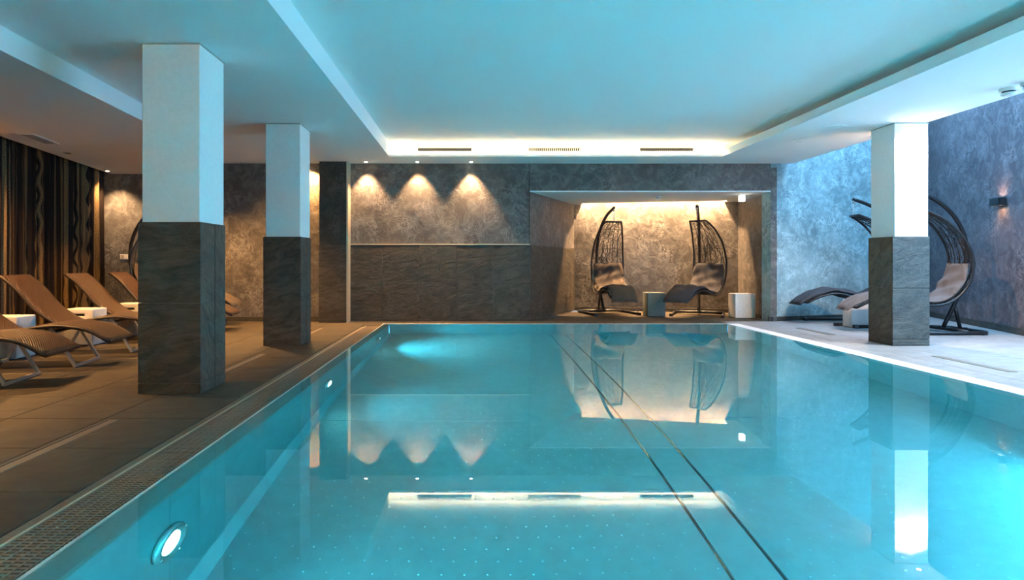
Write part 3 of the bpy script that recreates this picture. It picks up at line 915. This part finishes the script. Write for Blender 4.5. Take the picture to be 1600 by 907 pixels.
# ------------------------------------------------------------------ rattan loungers
LW = 0.58
lp_pts = [(1.60, 0.26), (1.42, 0.364), (1.24, 0.402), (1.08, 0.41), (0.82, 0.375), (0.65, 0.33), (0.55, 0.345), (0.355, 0.49), (0.20, 0.675), (0.09, 0.79), (0.0, 0.86)]
LP = smooth_curve([Vector(p) for p in lp_pts[::-1]], 5)
LPF = frames(LP)
def at_u(u):
    return min(range(len(LP)), key=lambda i: abs(LP[i].x - u))
def make_lounger():
    t = thing('sun_lounger', '', 'sun lounger', (0, 0, 0), 0, 'brown rattan wave loungers')
    strip(MB(), LP, lambda s: LW - 0.02, 0.022, 6, top_off=-0.022).build('woven_shell', M['rattan'], t, smooth=True)
    for sg in (-1, 1):
        MB().tube([(p.x - n.x * 0.016, sg * (LW / 2 - 0.012), p.y - n.y * 0.016) for p, (tt, n) in zip(LP, LPF)], 0.018, 6).build('side_rail', M['rattan_edge'], t, smooth=True)
    a, b = LP[0], LP[-1]
    MB().tube([(b.x, -LW / 2 + 0.012, b.y - 0.018), (b.x, LW / 2 - 0.012, b.y - 0.018)], 0.018, 6).build('foot_rail', M['rattan_edge'], t)
    MB().tube([(a.x, -LW / 2 + 0.012, a.y - 0.016), (a.x, LW / 2 - 0.012, a.y - 0.016)], 0.016, 6).build('head_rail', M['rattan_edge'], t)
    y0 = LW / 2 - 0.035
    def flat(pts, w=0.034, th=0.012):
        # flat bar following pts (in the x-z plane at y), returned as tube with 4 sides
        return MB().tube(pts, 0.018, 4)
    # front sled
    for sg in (-1, 1):
        flat([(1.08, sg * y0, 0.375), (1.13, sg * y0, 0.30), (1.29, sg * y0, 0.018)]).build('leg', M['alu'], t)
        flat([(0.62, sg * y0, 0.295), (0.56, sg * y0, 0.24), (0.44, sg * y0, 0.018)]).build('leg', M['alu'], t)
        MB().tube([(1.10, sg * (y0 - 0.02), 0.345), (1.0, sg * (y0 - 0.02), 0.352), (0.8, sg * (y0 - 0.02), 0.335), (0.64, sg * (y0 - 0.02), 0.285)], 0.013, 6).build('seat_stay', M['alu'], t, smooth=True)
    flat([(1.29, -y0 - 0.015, 0.016), (1.29, y0 + 0.015, 0.016)]).build('floor_bar', M['alu'], t)
    flat([(0.44, -y0 - 0.015, 0.016), (0.44, y0 + 0.015, 0.016)]).build('floor_bar', M['alu'], t)
    MB().tube([(1.05, -y0, 0.33), (1.05, y0, 0.33)], 0.015, 6).build('cross_bar', M['rattan_edge'], t)
    MB().tube([(0.60, -y0, 0.27), (0.60, y0, 0.27)], 0.015, 6).build('cross_bar', M['rattan_edge'], t)
    MB().tube([(0.24, -y0, 0.60), (0.24, y0, 0.60)], 0.013, 6).build('back_bar', M['rattan_edge'], t)
    return t
FX = -3.50
LROT = math.radians(9.5)
spots = [(4.30, 'rattan wave lounger cut off at the lower left corner, only its foot showing'),
         (5.20, 'second rattan lounger from the camera, head cut off by the left edge'),
         (6.07, 'third rattan lounger from the camera, foot end over a white cube table'),
         (7.03, 'rattan lounger with the orange lit backrest, head at the left picture edge'),
         (8.08, 'reddish rattan lounger whose foot goes behind the nearest pillar'),
         (9.00, 'farthest rattan lounger, mostly hidden behind the nearest pillar')]
lg = make_lounger()
for i, (yn, lab) in enumerate(spots):
    o = lg if i == 0 else copy_tree(lg)
    o.location = (FX - 1.60 * math.cos(LROT), yn - 1.60 * math.sin(LROT), 0)
    o.rotation_euler = (0, 0, LROT)
    o['label'] = lab

# ------------------------------------------------------------------ cube side tables
def cube_mesh(w, d, h, mat, slot='front'):
    a, b = w / 2, d / 2
    sx_, z1, z2, dp = w * 0.20, h * 0.795, h * 0.865, 0.05
    X = [-a, -sx_, sx_, a]; Z = [0, z1, z2, h]
    mb = MB()
    idx = {}
    vs = []
    for i, x in enumerate(X):
        for k, z in enumerate(Z):
            idx[i, k] = len(vs); vs.append((x, -b, z))
    fs = []
    for i in range(3):
        for k in range(3):
            if (i, k) != (1, 1): fs.append((idx[i, k], idx[i + 1, k], idx[i + 1, k + 1], idx[i, k + 1]))
    q = [idx[1, 1], idx[2, 1], idx[2, 2], idx[1, 2]]
    base = len(vs)
    for j in q: vs.append((vs[j][0], -b + dp, vs[j][2]))
    for j in range(4): fs.append((q[j], q[(j + 1) % 4], base + (j + 1) % 4, base + j))
    fs.append((base, base + 1, base + 2, base + 3))
    r = len(vs)
    vs += [(-a, b, 0), (a, b, 0), (a, b, h), (-a, b, h)]
    fs.append((r, r + 1, r + 2, r + 3))
    fs.append(tuple(idx[i, 3] for i in range(4)) + (r + 2, r + 3))
    fs.append(tuple(idx[i, 0] for i in range(4)) + (r + 1, r))
    fs.append(tuple(idx[0, k] for k in range(4)) + (r + 3, r))
    fs.append(tuple(idx[3, k] for k in range(4)) + (r + 2, r + 1))
    return mb.add(vs, fs).mesh('cube_body', mat)
def cube_table(cx, cy, label, w=0.36, d=0.28, h=0.44, rz=0.0, mat='cube', slot_dark=True):
    t = thing('cube_table', label, 'side table', (cx, cy, 0), rz, 'cube side tables')
    o = link_mesh('body', cube_mesh(w, d, h - 0.006, M[mat]), t, (0, 0, 0.006))
    bv = o.modifiers.new('edge', 'BEVEL'); bv.width = 0.014; bv.segments = 3; bv.limit_method = 'ANGLE'; bv.angle_limit = math.radians(60)
    o.data.shade_smooth()
    MB().box(-w / 2 + 0.03, w / 2 - 0.03, -d / 2 + 0.03, d / 2 - 0.03, 0, 0.01).build('foot_pad', M['black'], t)
    s2 = w * 0.2 - 0.004
    MB().box(-s2, s2, -d / 2 + 0.035, -d / 2 + 0.046, h * 0.795 + 0.004, h * 0.865 + 0.008).build('slot_lining', M['black'], t)
    return t
cube_table(-4.85, 6.38, 'white cube table with slot handle nearest the left picture edge')
cube_table(-4.70, 7.40, 'white cube table with slot handle standing in front of the reddish lounger')
cube_table(-4.64, 8.35, 'white cube table half hidden by the left edge of the nearest pillar', 0.36, 0.26)
cube_table(3.38, 11.27, 'grey-green cube table between the two alcove hanging chairs', 0.32, 0.33, 0.44, math.radians(90), 'cube_grey')
cube_table(4.85, 10.92, 'white cube table at the right side of the alcove', 0.36, 0.30, 0.44, math.radians(180))
cube_table(5.94, 9.35, 'white cube table partly behind the right deck pillar', 0.34, 0.23, 0.42, math.radians(180))

# ------------------------------------------------------------------ hanging lounge chairs
CP = smooth_curve([Vector(p) for p in [(0.76, 1.765), (0.62, 1.69), (0.45, 1.56), (0.29, 1.35), (0.19, 1.09), (0.20, 0.82), (0.29, 0.61), (0.45, 0.455), (0.63, 0.40), (0.84, 0.42), (1.02, 0.475), (1.20, 0.495), (1.40, 0.44), (1.58, 0.345)]], 5)
CP = [p - Vector((0.78, 0)) for p in CP]          # hook axis at x = 0
CPA = [0.0]
for i in range(1, len(CP)): CPA.append(CPA[-1] + (CP[i] - CP[i - 1]).length)
CPF = frames(CP)
def lerp_tab(tab, s):
    for (a, va), (b, vb) in zip(tab, tab[1:]):
        if s <= b: return va + (vb - va) * (s - a) / (b - a)
    return tab[-1][1]
WT = [(0, 0.30), (0.10, 0.44), (0.22, 0.56), (0.36, 0.63), (0.58, 0.64), (0.75, 0.58), (0.9, 0.47), (1.0, 0.42)]
def bsurf(i, v):
    s = CPA[i] / CPA[-1]
    w = lerp_tab(WT, s) / 2
    d = 0.05 * math.sin(min(1, s / 0.55) * math.pi) * (1 - v * v) if s < 0.55 else 0
    q = CP[i] - CPF[i][1] * d
    return Vector((q.x, v * w, q.y))
def make_basket(parent, fab, seed, yaw, hook):
    e = bpy.data.objects.new('basket', None); COL.objects.link(e); e.empty_display_size = 0.1
    e.parent = parent; e.location = (hook, 0, 0); e.rotation_euler = (0, 0, yaw)
    n = len(CP)
    loop = [bsurf(i, -1) for i in range(n)] + [bsurf(i, 1) for i in range(n - 1, -1, -1)]
    MB().tube(loop, 0.017, 8, closed=True).build('rim', M['black'], e, smooth=True)
    last = next(i for i in range(n) if CPA[i] / CPA[-1] > 0.70)
    for v in (-0.66, -0.33, 0.0, 0.33, 0.66):
        MB().tube([bsurf(i, v) for i in range(0, n, 2)] + [bsurf(n - 1, v)], 0.0065, 5).build('rib', M['wick'], e)
    for i in range(8, n - 2, 9):
        MB().tube([bsurf(i, -1 + k * 0.2) for k in range(11)], 0.006, 5).build('band', M['wick'], e)
    rng = random.Random(seed)
    web = MB()
    for k in range(480):
        i = int(rng.random() * (last - 2)); v = rng.uniform(-1, 1)
        j = min(n - 1, max(0, i + rng.randint(-6, 6))); v2 = max(-1, min(1, v + rng.uniform(-0.55, 0.55)))
        a, b = bsurf(i, v), bsurf(j, v2)
        m_ = bsurf((i + j) // 2, (v + v2) / 2)
        web.tube([a, m_, b], 0.003, 3)
    w = web.build('wicker_web', M['wick'], e); w['kind'] = 'stuff'
    # cushion from mid back to past the foot
    i0 = next(i for i in range(n) if CPA[i] / CPA[-1] > 0.345)
    P = [p.copy() for p in CP[i0:]]
    tlast = CPF[-1][0]
    P += [P[-1] + Vector((0.05, -0.035)), P[-1] + Vector((0.085, -0.075))]
    s0 = CPA[i0] / CPA[-1]
    def wf(s):
        ss = s0 + (1 - s0) * s
        base = lerp_tab(WT, ss) - 0.03
        return base * (1 - 0.10 * max(0, 1 - s * 12)) + (0.07 * max(0, s - 0.55) / 0.45)
    def wr(a, v):
        q = noise.noise(Vector((a * 5, v * 2.2, seed * 3.1))) * 0.030
        q += 0.014 * math.sin(a * 22 + v * 3 + seed) * math.exp(-((a - 0.35) / 0.22) ** 2)
        return q
    PP = smooth_curve(P, 2)
    strip(MB(), PP, wf, 0.075, 14, top_off=0.012, puff=1.0, wrinkle=wr).build('cushion', M[fab], e, smooth=True)
    c = MB()
    for sg in (-1, 1):
        q = bsurf(i0, sg * 0.9)
        c.tube([q + Vector((0.02, 0, 0.0)), q + Vector((-0.01, sg * 0.02, 0.03)), q + Vector((-0.03, sg * 0.03, 0))], 0.006, 5)
    c.build('cushion_tie', M[fab], e)
    # underside straps of the seat frame
    return e
ARM = 0.44
def hanging_chair(loc, face, label, fab, seed, basket_yaw=0.0, arm_len=1.34):
    """loc: floor point under the rearmost part of the pole; face: heading of the seat (radians)"""
    t = thing('hanging_chair', label, 'hanging chair', (loc[0], loc[1], 0), face, 'hanging wicker lounge chairs')
    H = 0.78
    pole = smooth_curve([Vector(p) for p in [(0.34, 0, 0.075), (0.16, 0, 0.45), (0.05, 0, 0.77), (0.0, 0, 1.09), (0.05, 0, 1.41), (0.22, 0, 1.70), (0.48, 0, 1.91), (H + 0.01, 0, 2.035)]], 6)
    MB().tube(pole, 0.028, 10).build('pole', M['black'], t, smooth=True)
    MB().tube([(0.19, 0, 0.40), (0.10, 0, 0.05)], 0.024, 8).build('brace', M['black'], t, smooth=True)
    # U shaped floor frame with rounded corners
    R = 0.18
    pts = [(arm_len, -ARM, 0.028)]
    for k in range(7):
        a = math.pi * 1.5 - k * math.pi / 12
        pts.append((R + R * math.cos(a), -ARM + R + R * math.sin(a), 0.028))
    for k in range(7):
        a = math.pi - k * math.pi / 12
        pts.append((R + R * math.cos(a), ARM - R + R * math.sin(a), 0.028))
    pts.append((arm_len, ARM, 0.028))
    MB().tube(pts, 0.026, 8).build('floor_frame', M['black'], t, smooth=True)
    MB().tube([(0.34, -ARM, 0.045), (0.34, ARM, 0.045)], 0.024, 8).build('cross_bar', M['black'], t, smooth=True)
    MB().tube([(0.0, 0, 0.04), (0.40, 0, 0.055)], 0.022, 8).build('spine_bar', M['black'], t, smooth=True)
    for sg in (-1, 1):
        MB().box(arm_len - 0.05, arm_len + 0.02, sg * ARM - 0.03, sg * ARM + 0.03, 0, 0.055).build('end_cap', M['black'], t, bevel=0.006)
    # hook and chain
    hk = MB().lathe([(0.012, 0), (0.012, 0.05), (0.006, 0.06)], 10, Matrix.Translation((H, 0, 1.96))).build('hook', M['steel'], t, smooth=True)
    z = 1.945
    for k in range(4):
        ring = []
        for j in range(10):
            a = 2 * math.pi * j / 10
            dx, dz = 0.011 * math.cos(a), 0.026 * math.sin(a)
            ring.append((H + (dx if k % 2 else 0), (0 if k % 2 else dx), z + dz))
        MB().tube(ring, 0.004, 5, closed=True).build('chain_link', M['steel'], hk)
        z -= 0.042
    MB().tube([(H - 0.02, 0, 1.78), (H, 0, 1.805), (H + 0.005, 0, 1.79)], 0.006, 6).build('eye', M['steel'], t)
    make_basket(t, fab, seed, basket_yaw, H)
    return t
def heading(x, y): return math.atan2(y, x)
h1 = heading(0.22, -0.975)
hanging_chair((2.52, 12.28), h1, 'left hanging wicker chair in the alcove, brown cushion half in shadow', 'fab_brown', 1, heading(-0.02, -1.0) - h1, 0.95)
h2 = heading(-0.40, -0.917)
hanging_chair((4.47, 11.93), h2, 'right hanging wicker chair in the alcove, footrest pointing left', 'fab_grey', 2, heading(-0.68, -0.73) - h2, 0.98)
h3 = math.pi
hanging_chair((7.13, 8.75), h3, 'hanging chair behind the right deck pillar with taupe cushion, round back showing', 'fab_pink', 3, heading(-0.975, 0.22) - h3)
hanging_chair((7.03, 9.95), h3, 'hanging chair by the blue wall with a dark arched footrest', 'fab_grey', 4, heading(-0.99, 0.10) - h3)
hanging_chair((-5.45, 9.70), 0.0, 'hanging chair hidden behind the nearest pillar, cushion foot showing', 'fab_brown', 5, 0.05)
